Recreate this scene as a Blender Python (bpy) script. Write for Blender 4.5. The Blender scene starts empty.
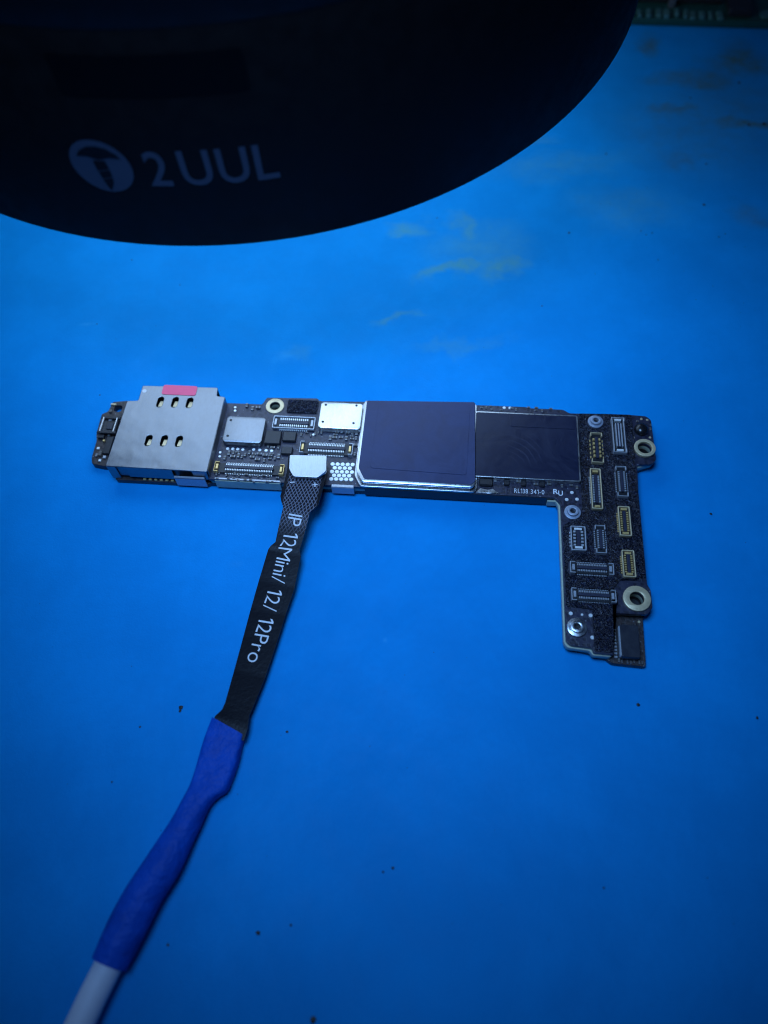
import bpy, bmesh, math, random
from mathutils import Vector, Matrix
from math import radians as rad, sin, cos, pi

S = 0.001                      # all lengths below are millimetres; S turns them into metres
scene = bpy.context.scene
random.seed(7)

# ------------------------------------------------------------------ camera
F, PITCH, ROLL, H = 760.0, rad(60), rad(-4), 96.0
cam = bpy.data.cameras.new('camera')
cam.sensor_fit = 'VERTICAL'; cam.sensor_height = 24.0; cam.lens = F / 1024 * 24
cam.clip_start = 0.002; cam.clip_end = 20
camo = bpy.data.objects.new('camera', cam)
scene.collection.objects.link(camo)
fw = Vector((0, cos(PITCH), -sin(PITCH))); up0 = Vector((0, sin(PITCH), cos(PITCH))); r0 = Vector((1, 0, 0))
rt = r0 * cos(ROLL) + up0 * sin(ROLL); up = up0 * cos(ROLL) - r0 * sin(ROLL)
camo.matrix_world = Matrix(((rt.x, up.x, -fw.x, 0), (rt.y, up.y, -fw.y, 0), (rt.z, up.z, -fw.z, H * S), (0, 0, 0, 1)))
cam.dof.use_dof = True; cam.dof.focus_distance = 107 * S
cam.dof.aperture_fstop = cam.lens / 1.6
scene.camera = camo

# ------------------------------------------------------------------ world, exposure
w = bpy.data.worlds.new('World'); scene.world = w; w.use_nodes = True
bg = w.node_tree.nodes['Background']
bg.inputs[0].default_value = (0.15, 0.35, 1.0, 1); bg.inputs[1].default_value = 0.04
scene.view_settings.view_transform = 'Standard'; scene.view_settings.look = 'None'
scene.cycles.filter_width = 1.1
scene.view_settings.exposure = 0; scene.view_settings.gamma = 1
LED_COLOR = (0.52, 0.74, 1.0); LED_STRENGTH = 2.45
# fill spot added above the table, outside the frame, to even the mat's falloff
bl = bpy.data.lights.new('fill_spot', 'SPOT'); bl.energy = 1.08; bl.color = (0.26, 0.52, 1.0)
bl.spot_size = rad(66); bl.spot_blend = 1.0; bl.shadow_soft_size = 34 * S
blo = bpy.data.objects.new('fill_spot', bl); scene.collection.objects.link(blo)
blo.location = Vector((-20, 37, 152)) * S
blo.rotation_euler = (Vector((2, 62, 0)) - Vector((-20, 37, 152))).to_track_quat('-Z', 'Y').to_euler()

# ------------------------------------------------------------------ pixel -> plane
def at(px, py, z=0.0):
    d = rt * ((px - 384) / F) + up * (-(py - 512) / F) + fw
    k = (H - z) / -d.z
    return Vector((d.x * k, d.y * k, z))

TB = rad(8.2)
OB = at(365, 480, 3.7)
def L(px, py, z=2.4):           # a point of the board in the board's own axes
    p = at(px, py, z) - Vector((OB.x, OB.y, 0))
    return (p.x * cos(TB) - p.y * sin(TB), p.x * sin(TB) + p.y * cos(TB))

def rect(z, *pts):              # centre and size of the board-aligned box through pixel corners
    q = [L(x, y, z) for x, y in pts]
    xs = sorted(p[0] for p in q); ys = sorted(p[1] for p in q); n = len(q) // 2
    x0 = sum(xs[:n]) / n; x1 = sum(xs[n:]) / n; y0 = sum(ys[:n]) / n; y1 = sum(ys[n:]) / n
    return (x0 + x1) / 2, (y0 + y1) / 2, x1 - x0, y1 - y0

# ------------------------------------------------------------------ materials
class N:
    def __init__(s, name):
        s.m = bpy.data.materials.new(name); s.m.use_nodes = True
        s.t = s.m.node_tree; s.b = s.t.nodes['Principled BSDF']
        s.tc = s.t.nodes.new('ShaderNodeTexCoord')
    def node(s, kind, **kw):
        n = s.t.nodes.new('ShaderNode' + kind)
        for k, v in kw.items(): setattr(n, k, v)
        return n
    def link(s, a, b): s.t.links.new(a, b)
    def setin(s, sock, v):
        if hasattr(v, 'is_output'): s.link(v, sock)
        else: sock.default_value = v
    def math(s, op, a, b=0.0, c=0.0):
        n = s.node('Math', operation=op)
        for i, v in enumerate((a, b, c)): s.setin(n.inputs[i], v)
        return n.outputs[0]
    def vmath(s, op, a, b=None):
        n = s.node('VectorMath', operation=op); s.setin(n.inputs[0], a)
        if b is not None: s.setin(n.inputs[1], b)
        return n.outputs['Value' if op in ('LENGTH', 'DOT_PRODUCT') else 'Vector']
    def pos(s):                 # object coordinates in millimetres
        n = s.node('VectorMath', operation='SCALE'); s.link(s.tc.outputs['Object'], n.inputs[0]); n.inputs['Scale'].default_value = 1 / S
        return n.outputs[0]
    def noise(s, scale, detail=4, rough=0.6, vec=None, out=0, dist=0.0):
        n = s.node('TexNoise'); n.inputs['Scale'].default_value = scale; n.inputs['Detail'].default_value = detail
        n.inputs['Roughness'].default_value = rough; n.inputs['Distortion'].default_value = dist
        s.link(vec or s.pos(), n.inputs['Vector']); return n.outputs[out]
    def ramp(s, f, a, b, c0=0.0, c1=1.0):
        n = s.node('MapRange', interpolation_type='SMOOTHSTEP'); s.setin(n.inputs[0], f)
        for i, v in enumerate((a, b, c0, c1)): n.inputs[i + 1].default_value = v
        return n.outputs[0]
    def mix(s, f, a, b, blend='MIX'):
        n = s.node('Mix', data_type='RGBA', blend_type=blend); s.setin(n.inputs[0], f)
        for i, v in ((6, a), (7, b)):
            if isinstance(v, tuple): v = (*v[:3], 1)
            s.setin(n.inputs[i], v)
        return n.outputs[2]
    def bump(s, h, dist, strength=1.0, prev=None):
        n = s.node('Bump'); n.inputs['Distance'].default_value = dist * S; n.inputs['Strength'].default_value = strength
        s.link(h, n.inputs['Height'])
        if prev is not None: s.link(prev, n.inputs['Normal'])
        return n.outputs[0]
    def done(s, color=None, rough=None, metal=None, normal=None, spec=None, coat=None):
        for k, v in (('Base Color', color), ('Roughness', rough), ('Metallic', metal), ('Normal', normal), ('Specular IOR Level', spec), ('Coat Weight', coat)):
            if v is None: continue
            if isinstance(v, tuple): v = (*v[:3], 1)
            s.setin(s.b.inputs[k], v)
        return s.m

def simple(name, col, rough, metal=0.0, var=0.25, scale=2.0, bump=0.01, bscale=6.0, spec=0.5):
    n = N(name); f = n.noise(scale)
    c = n.mix(f, tuple(x * (1 - var) for x in col), tuple(min(1, x * (1 + var)) for x in col))
    r = n.ramp(n.noise(scale * 1.7, 5), 0.25, 0.75, max(0.02, rough - 0.08), rough + 0.08)
    return n.done(c, r, metal, n.bump(n.noise(bscale, 3), bump), spec)

M = {}
def mat_blue():
    n = N('blue_silicone'); p = n.pos()
    warp = n.vmath('SCALE', n.vmath('SUBTRACT', n.noise(0.10, 4, 0.6, p, 1), (0.5, 0.5, 0.5)))
    warp.node.inputs['Scale'].default_value = 14
    q = n.vmath('ADD', p, warp)
    def blob(px, py, rx, ry, ang=0.0, soft=1.0, wv=q):
        c = at(px, py)
        d = n.vmath('SUBTRACT', wv, (c.x, c.y, 0))
        r = n.node('VectorRotate', rotation_type='Z_AXIS'); n.link(d, r.inputs['Vector']); r.inputs['Angle'].default_value = -ang
        e = n.vmath('LENGTH', n.vmath('MULTIPLY', r.outputs[0], (1 / rx, 1 / ry, 0)))
        return n.ramp(e, 1.0, 1 - soft, 0, 1)
    grain = n.ramp(n.noise(0.35, 6, 0.7, p), 0.3, 0.7, 0.45, 1.0)
    def total(lst):
        acc = None
        for a, wgt in lst:
            v = n.math('MULTIPLY', blob(*a), wgt)
            acc = v if acc is None else n.math('MAXIMUM', acc, v)
        return n.math('MULTIPLY', acc, grain)
    brown = total([((646, 46, 4.5, 7), 0.9), ((738, 64, 9, 10), 0.95), ((700, 80, 16, 5, 0.0), 0.75), ((676, 112, 10, 4), 0.75),
                   ((748, 122, 12, 4), 0.95), ((690, 162, 10, 4), 0.5), ((755, 215, 6, 6), 0.45), ((735, 105, 20, 16), 0.4), ((700, 130, 26, 22), 0.35)])
    olive = total([((412, 228, 7, 3), 0.8), ((470, 232, 3.2, 8, 0.5), 0.6), ((452, 272, 10, 3.0, 0.25), 0.85), ((500, 268, 7, 5), 0.85), ((480, 250, 14, 8), 0.4),
                   ((398, 318, 5, 1.6), 0.5), ((535, 140, 8, 3), 0.35), ((625, 205, 16, 9), 0.3), ((460, 345, 12, 1.8, 0.1), 0.3), ((296, 358, 4, 3), 0.25), ((560, 165, 22, 6), 0.3)])
    fade = total([((283, 366, 3.2, 2.6), 0.8), ((88, 324, 2.6, 0.5, 0.0, 1.0, p), 0.9), ((236, 564, 1.6, 0.8, 0.0, 1.0, p), 0.5), ((385, 640, 0.5, 0.5, 0.0, 1.0, p), 1.0)])
    smudge = n.ramp(n.noise(0.055, 5, 0.65, p), 0.35, 0.7)
    fine = n.ramp(n.noise(0.9, 6, 0.75, p), 0.3, 0.7)
    c = n.mix(smudge, (0.001, 0.222, 0.575), (0.002, 0.258, 0.655))
    c = n.mix(n.math('MULTIPLY', fine, 0.12), c, (0.002, 0.15, 0.44))
    scr = n.ramp(n.noise(1.2, 7, 0.8, n.vmath('MULTIPLY', p, (0.25, 1.2, 1)), dist=2.0), 0.62, 0.72)
    c = n.mix(n.math('MULTIPLY', scr, 0.32), c, (0.003, 0.14, 0.36))
    c = n.mix(n.math('MULTIPLY', olive, 0.95), c, (0.085, 0.30, 0.27))
    c = n.mix(n.math('MULTIPLY', brown, 1.0), c, (0.06, 0.112, 0.07))
    c = n.mix(n.math('MULTIPLY', fade, 0.6), c, (0.03, 0.32, 0.66))
    r = n.ramp(n.noise(0.2, 6, 0.7, p), 0.3, 0.7, 0.52, 0.68)
    b1 = n.bump(n.noise(3.0, 4, 0.6, p), 0.035)
    b2 = n.bump(n.noise(0.03, 2, 0.5, p), 0.9, 1.0, b1)
    return n.done(c, r, 0.0, b2, 0.06)
M['mat'] = mat_blue()

def solder_mask(name, ca, cb, rough):
    n = N(name); p = n.pos()
    v = n.node('TexVoronoi', feature='F1', distance='CHEBYCHEV'); v.inputs['Scale'].default_value = 1.7; n.link(p, v.inputs['Vector'])
    cells = n.ramp(v.outputs['Distance'], 0.25, 0.45)
    c = n.mix(cells, ca, cb)
    g = n.ramp(n.noise(3.2, 5, 0.7, p), 0.55, 0.7)
    c = n.mix(n.math('MULTIPLY', g, 0.35), c, (0.07, 0.065, 0.09))
    vv = n.node('TexVoronoi', feature='F1'); vv.inputs['Scale'].default_value = 1.5; n.link(p, vv.inputs['Vector'])
    sxc = n.node('SeparateColor'); n.link(vv.outputs['Color'], sxc.inputs[0])
    via = n.math('MULTIPLY', n.ramp(vv.outputs['Distance'], 0.17, 0.12), n.math('GREATER_THAN', sxc.outputs[0], 0.55))
    c = n.mix(n.math('MULTIPLY', via, 0.5), c, (0.25, 0.26, 0.30))
    nb = n.bump(n.noise(5, 4, 0.6, p), 0.02)
    nb = n.bump(cells, 0.015, 1.0, nb)
    return n.done(c, n.ramp(n.noise(2, 5), 0.3, 0.7, rough - .08, rough + .1), 0, nb, 0.6)
M['mask'] = solder_mask('solder_mask', (0.010, 0.010, 0.022), (0.022, 0.022, 0.044), 0.38)
M['maskdark'] = solder_mask('solder_mask_brown', (0.014, 0.009, 0.009), (0.034, 0.020, 0.018), 0.45)

def foil():
    n = N('black_crinkled_foil'); p = n.pos()
    a = n.noise(2.6, 6, 0.72, p); b = n.noise(0.9, 3, 0.5, p)
    c = n.mix(n.ramp(a, 0.35, 0.7), (0.003, 0.004, 0.012), (0.010, 0.012, 0.030))
    glint = n.ramp(n.noise(2.4, 4, 0.75, p), 0.54, 0.66)
    c = n.mix(n.math('MULTIPLY', glint, 0.6), c, (0.04, 0.055, 0.13))  # glints off the crinkles painted in as paler flecks
    nb = n.bump(n.noise(2.2, 3, 0.55, p), 1.3); nb = n.bump(b, 0.4, 1, nb)
    return n.done(c, n.ramp(a, 0.3, 0.7, 0.18, 0.34), 0, nb, 0.75)
M['foil'] = foil()

def steel(name, col, rough, grain=0.012, sc=(1.2, 0.5, 1), wavy=0.1):
    n = N(name); p = n.pos()
    q = n.vmath('MULTIPLY', p, sc)
    f = n.noise(1.4, 7, 0.75, q); g = n.noise(8, 3, 0.6, p)
    c = n.mix(n.ramp(f, 0.3, 0.7), tuple(x * 0.86 for x in col), tuple(min(1, x * 1.08) for x in col))
    r = n.ramp(f, 0.3, 0.7, rough - .06, rough + .08)
    nb = n.bump(g, grain); nb = n.bump(n.noise(0.22, 2, 0.5, p), wavy, 1, nb)
    return n.done(c, r, 1.0, nb)
M['steel'] = steel('brushed_steel', (0.28, 0.29, 0.31), 0.40, wavy=0.20)
M['can'] = steel('nickel_can_glare', (0.86, 0.86, 0.84), 0.34, 0.02)  # brighter nickel: lamp glare put into the base colour
M['rim'] = steel('bright_rim', (0.60, 0.61, 0.62), 0.30, 0.003, wavy=0.02)
M['dullsilver'] = simple('dull_standoff_metal', (0.30, 0.34, 0.42), 0.4, 0.3, 0.15, 2)
M['plate'] = steel('stiffener_steel', (0.56, 0.58, 0.60), 0.40, 0.02, (3, 0.4, 1))
M['gold'] = simple('gold_plating', (0.82, 0.56, 0.22), 0.32, 0.55, 0.15, 2)
M['tongue'] = simple('grey_blue_plastic', (0.022, 0.024, 0.045), 0.4, 0, 0.2, 3)
M['palegold'] = simple('pale_gold_ring', (0.70, 0.56, 0.34), 0.36, 0.45, 0.12, 2)
M['silver'] = simple('tinned_metal', (0.46, 0.48, 0.52), 0.34, 0.45, 0.15, 2)
M['spacer'] = simple('greenish_spacer', (0.40, 0.44, 0.34), 0.4, 0.1, 0.3, 0.8)
M['edge'] = simple('laminate_edge', (0.09, 0.085, 0.07), 0.5, 0, 0.4, 1.5)
M['pad'] = simple('solder_pad', (0.85, 0.86, 0.84), 0.35, 0.35, 0.08, 3)
M['ink'] = simple('white_ink', (0.60, 0.62, 0.66), 0.6, 0, 0.06, 3, 0.004)
M['chip'] = simple('black_moulding', (0.014, 0.014, 0.018), 0.42, 0, 0.3, 3)
M['chipblue'] = simple('dark_chip_top', (0.016, 0.018, 0.028), 0.38, 0, 0.15, 0.4)
M['plastic'] = simple('black_liquid_crystal_polymer', (0.012, 0.012, 0.015), 0.4, 0, 0.2, 3)
M['tin'] = steel('dull_tin', (0.30, 0.31, 0.33), 0.5)
M['cap'] = simple('ceramic_capacitor', (0.10, 0.085, 0.075), 0.45, 0, 0.5, 0.9)
M['pink'] = simple('pink_label', (0.86, 0.10, 0.20), 0.55, 0, 0.06, 1.2)
M['dark'] = simple('recess_shade', (0.006, 0.006, 0.008), 0.6, 0, 0.2, 2)  # near-black colour standing in for shade inside holes and recesses
M['rubber'] = simple('black_rubber', (0.008, 0.008, 0.010), 0.25, 0, 0.2, 2)
M['housing'] = simple('black_anodised_housing', (0.0025, 0.0025, 0.003), 0.5, 0, 0.15, 0.3, 0.006, 4, 0.2)
M['dark_patch'] = simple('drum_dark_patch', (0.0012, 0.0012, 0.0016), 0.5, 0, 0.1, 0.3, 0.002, 1, 0.1)
M['print'] = simple('grey_print', (0.045, 0.062, 0.10), 0.55, 0, 0.06, 0.6, 0.004, 4, 0.2)
M['wire'] = simple('white_wire_jacket', (0.62, 0.66, 0.76), 0.5, 0, 0.05, 0.6)
M['desk'] = simple('dark_desk', (0.05, 0.045, 0.04), 0.5, 0, 0.4, 0.02)
M['green'] = simple('green_board', (0.008, 0.055, 0.045), 0.4, 0, 0.3, 0.6)
M['teal'] = simple('tinned_finger', (0.10, 0.24, 0.22), 0.4, 0.5, 0.3, 0.6)
M['grime'] = simple('charred_crumb', (0.010, 0.009, 0.008), 0.6, 0, 0.4, 3)

def film(name, ca, cb, rough, scratch=0.0):
    n = N(name); p = n.pos()
    f = n.noise(0.22, 6, 0.65, p, dist=1.2)
    c = n.mix(n.ramp(f, 0.3, 0.7), ca, cb)
    wv = n.noise(0.35, 3, 0.5, p, dist=1.0)
    nb = n.bump(wv, 0.05)
    wt = n.node('TexWave', wave_type='RINGS', rings_direction='Z'); wt.inputs['Scale'].default_value = 0.35; wt.inputs['Distortion'].default_value = 3; wt.inputs['Detail'].default_value = 3
    n.link(n.vmath('SUBTRACT', p, (19.0, 3.0, 0)), wt.inputs['Vector'])
    scr = n.math('MULTIPLY', n.ramp(wt.outputs['Fac'], 0.75, 0.98), n.ramp(n.vmath('LENGTH', n.vmath('SUBTRACT', p, (23.0, 7.0, 0))), 5.0, 1.5))
    if scratch:
        c = n.mix(n.math('MULTIPLY', scr, scratch), c, (0.085, 0.09, 0.14)); nb = n.bump(scr, 0.015, 1, nb); nb = n.bump(n.noise(9, 3, 0.6, p), 0.01, 1, nb)
    return n.done(c, n.ramp(f, 0.3, 0.7, rough - .05, rough + .06), 0, nb, 0.36)
M['film'] = film('graphite_film', (0.015, 0.024, 0.078), (0.024, 0.036, 0.105), 0.46)
M['film2'] = film('graphite_film_dark', (0.007, 0.010, 0.030), (0.011, 0.015, 0.040), 0.38, 0.3)

def ribbon_mat():
    n = N('black_flex_film')
    sx = n.node('SeparateXYZ'); n.link(n.tc.outputs['UV'], sx.inputs[0])
    u, v = sx.outputs[0], sx.outputs[1]                  # u across, v along, in millimetres
    k = 2 * pi / 0.52
    a = n.math('SINE', n.math('MULTIPLY', n.math('ADD', u, n.math('MULTIPLY', v, 0.62)), k))
    b = n.math('SINE', n.math('MULTIPLY', n.math('SUBTRACT', u, n.math('MULTIPLY', v, 0.62)), k))
    g = n.ramp(n.math('MAXIMUM', a, b), 0.35, 0.95)
    mask = n.math('MULTIPLY', n.ramp(v, 2.6, 3.2), n.ramp(v, 13.5, 9.5))
    edge = n.ramp(n.math('ABSOLUTE', u), 2.55, 2.2)
    hatch = n.math('MULTIPLY', n.math('MULTIPLY', g, mask), edge)
    c = n.mix(hatch, (0.006, 0.006, 0.009), (0.13, 0.13, 0.17))
    nb = n.bump(hatch, 0.03); nb = n.bump(n.noise(2.0, 4), 0.02, 1, nb)
    return n.done(c, 0.27, 0, nb, 0.10)
M['ribbon'] = ribbon_mat()

def sleeve_mat():
    n = N('blue_heat_shrink'); p = n.pos()
    f = n.noise(0.35, 5, 0.6, p)
    c = n.mix(n.ramp(f, 0.3, 0.7), (0.002, 0.052, 0.34), (0.003, 0.070, 0.44))
    nb = n.bump(n.noise(0.5, 3, 0.55, p), 0.55); nb = n.bump(n.noise(4, 3, 0.6, p), 0.02, 1, nb)
    return n.done(c, 0.5, 0, nb, 0.12)
M['sleeve'] = sleeve_mat()

def led_mat():
    n = N('led_diffuser_glow')
    n.b.inputs['Base Color'].default_value = (0.8, 0.8, 0.8, 1)
    n.b.inputs['Emission Color'].default_value = (*LED_COLOR, 1); n.b.inputs['Emission Strength'].default_value = LED_STRENGTH
    return n.m
M['led'] = led_mat()

# ------------------------------------------------------------------ object helpers
def link(o, parent=None):
    scene.collection.objects.link(o)
    if parent is not None: o.parent = parent
    return o
def tag(o, label=None, cat=None, group=None, kind=None):
    for k, v in (('label', label), ('category', cat), ('group', group), ('kind', kind)):
        if v: o[k] = v
    return o
def empty(name, loc=(0, 0, 0), rot=(0, 0, 0)):
    o = bpy.data.objects.new(name, None); o.empty_display_size = 0.005
    o.location = Vector(loc) * S; o.rotation_euler = rot
    return link(o)
def build(name, bm, m, parent=None, smooth=False):
    bmesh.ops.recalc_face_normals(bm, faces=bm.faces[:])
    me = bpy.data.meshes.new(name)
    bmesh.ops.scale(bm, vec=(S, S, S), verts=bm.verts[:])
    bm.to_mesh(me); bm.free()
    if smooth:
        for p in me.polygons: p.use_smooth = True
        try: me.set_sharp_from_angle(angle=rad(35))
        except Exception: pass
    for x in (m if isinstance(m, (list, tuple)) else [m]): me.materials.append(M[x])
    return link(bpy.data.objects.new(name, me), parent)
def add_box(bm, cx, cy, cz, sx, sy, sz, bev=0.0, rot=0.0, seg=1, mi=0):
    r = bmesh.ops.create_cube(bm, size=1)
    vs = r['verts']
    bmesh.ops.scale(bm, vec=(sx, sy, sz), verts=vs)
    if bev:
        es = list({e for v in vs for e in v.link_edges})
        rr = bmesh.ops.bevel(bm, geom=es, offset=bev, segments=seg, affect='EDGES', profile=0.6)
        vs = list({v for f in rr['faces'] for v in f.verts} | {v for v in vs if v.is_valid})
    if rot: bmesh.ops.rotate(bm, cent=(0, 0, 0), matrix=Matrix.Rotation(rot, 3, 'Z'), verts=vs)
    bmesh.ops.translate(bm, vec=(cx, cy, cz), verts=vs)
    if mi:
        for f in {f for v in vs for f in v.link_faces}: f.material_index = mi
    return vs
def box(name, m, parent, cx, cy, z0, sx, sy, h, bev=0.05, rot=0.0):
    bm = bmesh.new(); add_box(bm, cx, cy, z0 + h / 2, sx, sy, h, min(bev, h * .4, sx * .4, sy * .4), rot)
    return build(name, bm, m, parent)
def add_cyl(bm, cx, cy, z0, r, h, seg=24, r2=None, bev=0.0):
    res = bmesh.ops.create_cone(bm, cap_ends=True, segments=seg, radius1=r, radius2=r if r2 is None else r2, depth=h)
    bmesh.ops.translate(bm, vec=(cx, cy, z0 + h / 2), verts=res['verts'])
def circle(cx, cy, r, n=40): return [(cx + r * cos(2 * pi * i / n), cy + r * sin(2 * pi * i / n)) for i in range(n)]
def slot(cx, cy, w, h, n=8):
    r = min(w, h) / 2; out = []
    if h >= w:
        for i in range(n + 1): a = pi * i / n; out.append((cx + r * cos(a), cy + h / 2 - r + r * sin(a)))
        for i in range(n + 1): a = pi + pi * i / n; out.append((cx + r * cos(a), cy - h / 2 + r + r * sin(a)))
    else:
        for i in range(n + 1): a = -pi / 2 + pi * i / n; out.append((cx + w / 2 - r + r * cos(a), cy + r * sin(a)))
        for i in range(n + 1): a = pi / 2 + pi * i / n; out.append((cx - w / 2 + r + r * cos(a), cy + r * sin(a)))
    return out
def rrect(cx, cy, w, h, r, n=4):
    out = []
    for sx, sy, a0 in ((1, 1, 0), (-1, 1, pi / 2), (-1, -1, pi), (1, -1, 1.5 * pi)):
        for i in range(n + 1):
            a = a0 + pi / 2 * i / n
            out.append((cx + sx * (w / 2 - r) + r * cos(a), cy + sy * (h / 2 - r) + r * sin(a)))
    return out
def rounded(poly, r, n=3):      # round the corners of a polygon
    out = []; k = len(poly)
    for i in range(k):
        p0, p, p1 = Vector(poly[i - 1]), Vector(poly[i]), Vector(poly[(i + 1) % k])
        a, b = (p0 - p), (p1 - p); d = min(r, a.length * .45, b.length * .45)
        q0 = p + a.normalized() * d; q1 = p + b.normalized() * d
        for j in range(n + 1):
            t = j / n; out.append(tuple((1 - t) ** 2 * q0 + 2 * t * (1 - t) * p + t * t * q1))
    return out
def plate(name, m, parent, outline, z0, z1, holes=(), bev=0.0, smooth=False):
    """A flat plate with holes, z0..z1, its rim rounded by bev."""
    cu = bpy.data.curves.new(name, 'CURVE'); cu.dimensions = '2D'; cu.fill_mode = 'BOTH'
    for poly in (outline, *holes):
        sp = cu.splines.new('POLY'); sp.points.add(len(poly) - 1); sp.use_cyclic_u = True
        for i, q in enumerate(poly): sp.points[i].co = (q[0], q[1], 0, 1)
    cu.extrude = (z1 - z0) / 2 - bev; cu.bevel_depth = bev; cu.bevel_resolution = 1; cu.offset = -bev
    o = bpy.data.objects.new('tmp', cu); scene.collection.objects.link(o)
    dg = bpy.context.evaluated_depsgraph_get()
    me = bpy.data.meshes.new_from_object(o.evaluated_get(dg))
    bpy.data.objects.remove(o); bpy.data.curves.remove(cu)
    bm = bmesh.new(); bm.from_mesh(me); bpy.data.meshes.remove(me)
    for f in bm.faces: f.material_index = 0
    bmesh.ops.remove_doubles(bm, verts=bm.verts[:], dist=0.002)
    bmesh.ops.translate(bm, vec=(0, 0, (z0 + z1) / 2), verts=bm.verts[:])
    return build(name, bm, m, parent, smooth)
def text_bm(s, depth=0.0, bold=0.0):
    cu = bpy.data.curves.new('t', 'FONT'); cu.body = s; cu.size = 1.0; cu.extrude = depth; cu.resolution_u = 4; cu.offset = bold
    o = bpy.data.objects.new('tmp', cu); scene.collection.objects.link(o)
    dg = bpy.context.evaluated_depsgraph_get()
    me = bpy.data.meshes.new_from_object(o.evaluated_get(dg))
    bpy.data.objects.remove(o); bpy.data.curves.remove(cu)
    bm = bmesh.new(); bm.from_mesh(me); bpy.data.meshes.remove(me)
    for f in bm.faces: f.material_index = 0
    return bm
def glyphs(s, gap=.09, space=.30, bold=0.0):
    """A line of text laid out glyph by glyph, with a flagged figure one."""
    x = 0.0; bms = []
    for ch in s:
        if ch == ' ': x += space; continue
        if ch == '1':
            b = bmesh.new(); h = .70
            for poly in ([(.17, 0), (.255, 0), (.255, h), (.17, h)], [(.17, h), (.17, h - .10), (.03, h - .19), (.03, h - .10)]):
                b.faces.new([b.verts.new((px, py, 0)) for px, py in poly])
        else: b = text_bm(ch, bold=bold)
        xs = [v.co.x for v in b.verts]; a, e = min(xs), max(xs)
        bmesh.ops.translate(b, vec=(x - a, 0, 0), verts=b.verts[:]); x += e - a + gap; bms.append(b)
    return join(bms)
def fit_bm(bm, x0, x1, y0, y1):
    xs = [v.co.x for v in bm.verts]; ys = [v.co.y for v in bm.verts]
    a, b, c, d = min(xs), max(xs), min(ys), max(ys)
    for v in bm.verts:
        v.co.x = x0 + (v.co.x - a) / (b - a) * (x1 - x0); v.co.y = y0 + (v.co.y - c) / (d - c) * (y1 - y0)
    return bm
def join(bms):
    out = bmesh.new()
    for b in bms:
        me = bpy.data.meshes.new('j'); b.to_mesh(me); b.free(); out.from_mesh(me); bpy.data.meshes.remove(me)
    return out
def subdivide_long(bm, maxlen):
    bmesh.ops.triangulate(bm, faces=bm.faces[:])
    for _ in range(4):
        es = [e for e in bm.edges if e.calc_length() > maxlen]
        if not es: break
        bmesh.ops.subdivide_edges(bm, edges=es, cuts=1)
        bmesh.ops.triangulate(bm, faces=[f for f in bm.faces if len(f.verts) > 3])

# ================================================================== desk and mat
box('desk', 'desk', None, 0, 120, -32, 900, 700, 30, 1).__setitem__('kind', 'structure')
bm = bmesh.new(); add_box(bm, 10, 90, -1, 380, 300, 2, 0.4)
mat = build('work_mat', bm, 'mat')
tag(mat, 'bright blue silicone work mat with brown scorch stains, under everything else', 'mat')

# ================================================================== round lamp above the mat
lamp = tag(empty('work_lamp', (-15.31, 131.8, 40.7), (math.atan(0.1), 0, 0)),
           'big black round lamp housing with a 2UUL print hanging over the blue mat', 'lamp')
RL = 58.97
def lathe(name, prof, m, parent, seg=160):
    bm = bmesh.new(); rings = []
    for r, z in prof: rings.append([bm.verts.new((r * cos(2 * pi * i / seg), r * sin(2 * pi * i / seg), z)) for i in range(seg)])
    for a, b in zip(rings, rings[1:]):
        for i in range(seg): bm.faces.new((a[i], a[(i + 1) % seg], b[(i + 1) % seg], b[i]))
    return bm
bm = lathe('', [(14, 4.0), (55.5, 4.0), (56.2, 0.5), (57.0, -0.3), (58.8, -0.3), (RL, -0.1), (RL, 25.5), (RL - .05, 25.6), (RL - .05, 25.8), (RL, 25.9), (RL, 33), (RL - 2.0, 36.5), (RL - 6, 38.2), (20, 39.5), (14, 39.5), (14, 4.0)], None, None)
build('housing', bm, 'housing', lamp, True)
led = build('led_diffuser', lathe('', [(18, 2.6), (54.5, 2.6), (55, 3.0), (55, 3.8), (17.5, 3.8), (17.5, 3.0), (18, 2.6)], None, None, 96), 'led', lamp)
def wrap(bm, off):              # arc length, height -> the side of the drum
    for v in bm.verts:
        a = v.co.x / RL; r = RL + off + v.co.z
        v.co = Vector((r * sin(a), -r * cos(a), v.co.y))
    return bm
def flat_poly(pts, depth=0.03):
    bm = bmesh.new(); f = bm.faces.new([bm.verts.new((x, y, 0)) for x, y in pts])
    return bm
bm = flat_poly(rrect(-3.6, 21.3, 18.2, 4.2, 0.5)); subdivide_long(bm, 1.5); build('dark_patch', wrap(bm, 0.04), 'dark_patch', lamp)  # slightly darker patch on the drum side
bm = flat_poly(circle(-11.9, 11.0, 3.3, 48)); subdivide_long(bm, 1.0)
logo = build('emblem', wrap(bm, 0.03), 'print', lamp)
head = [(-14.2, 12.2), (-13.6, 12.9), (-12.6, 13.45), (-11.6, 13.55), (-10.6, 13.3), (-9.7, 12.6), (-9.4, 12.1), (-10.6, 12.25), (-11.9, 11.9), (-13.1, 12.25)]
shaft = [(-12.75, 11.75), (-11.05, 11.75), (-11.05, 9.4), (-11.85, 7.9), (-12.6, 9.4)]
bm = join([flat_poly(head), flat_poly([(-12.6, 11.7), (-11.2, 11.8), (-11.15, 10.75), (-12.5, 10.45)]),
           flat_poly([(-12.45, 10.3), (-11.15, 10.6), (-11.15, 9.75), (-12.35, 9.45)]), flat_poly([(-12.35, 9.3), (-11.15, 9.6), (-11.3, 8.9), (-11.9, 7.9), (-12.15, 8.5)])])
subdivide_long(bm, 1.0); tag(build('screw_mark', wrap(bm, 0.06), 'housing', logo), kind='stuff')
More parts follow.
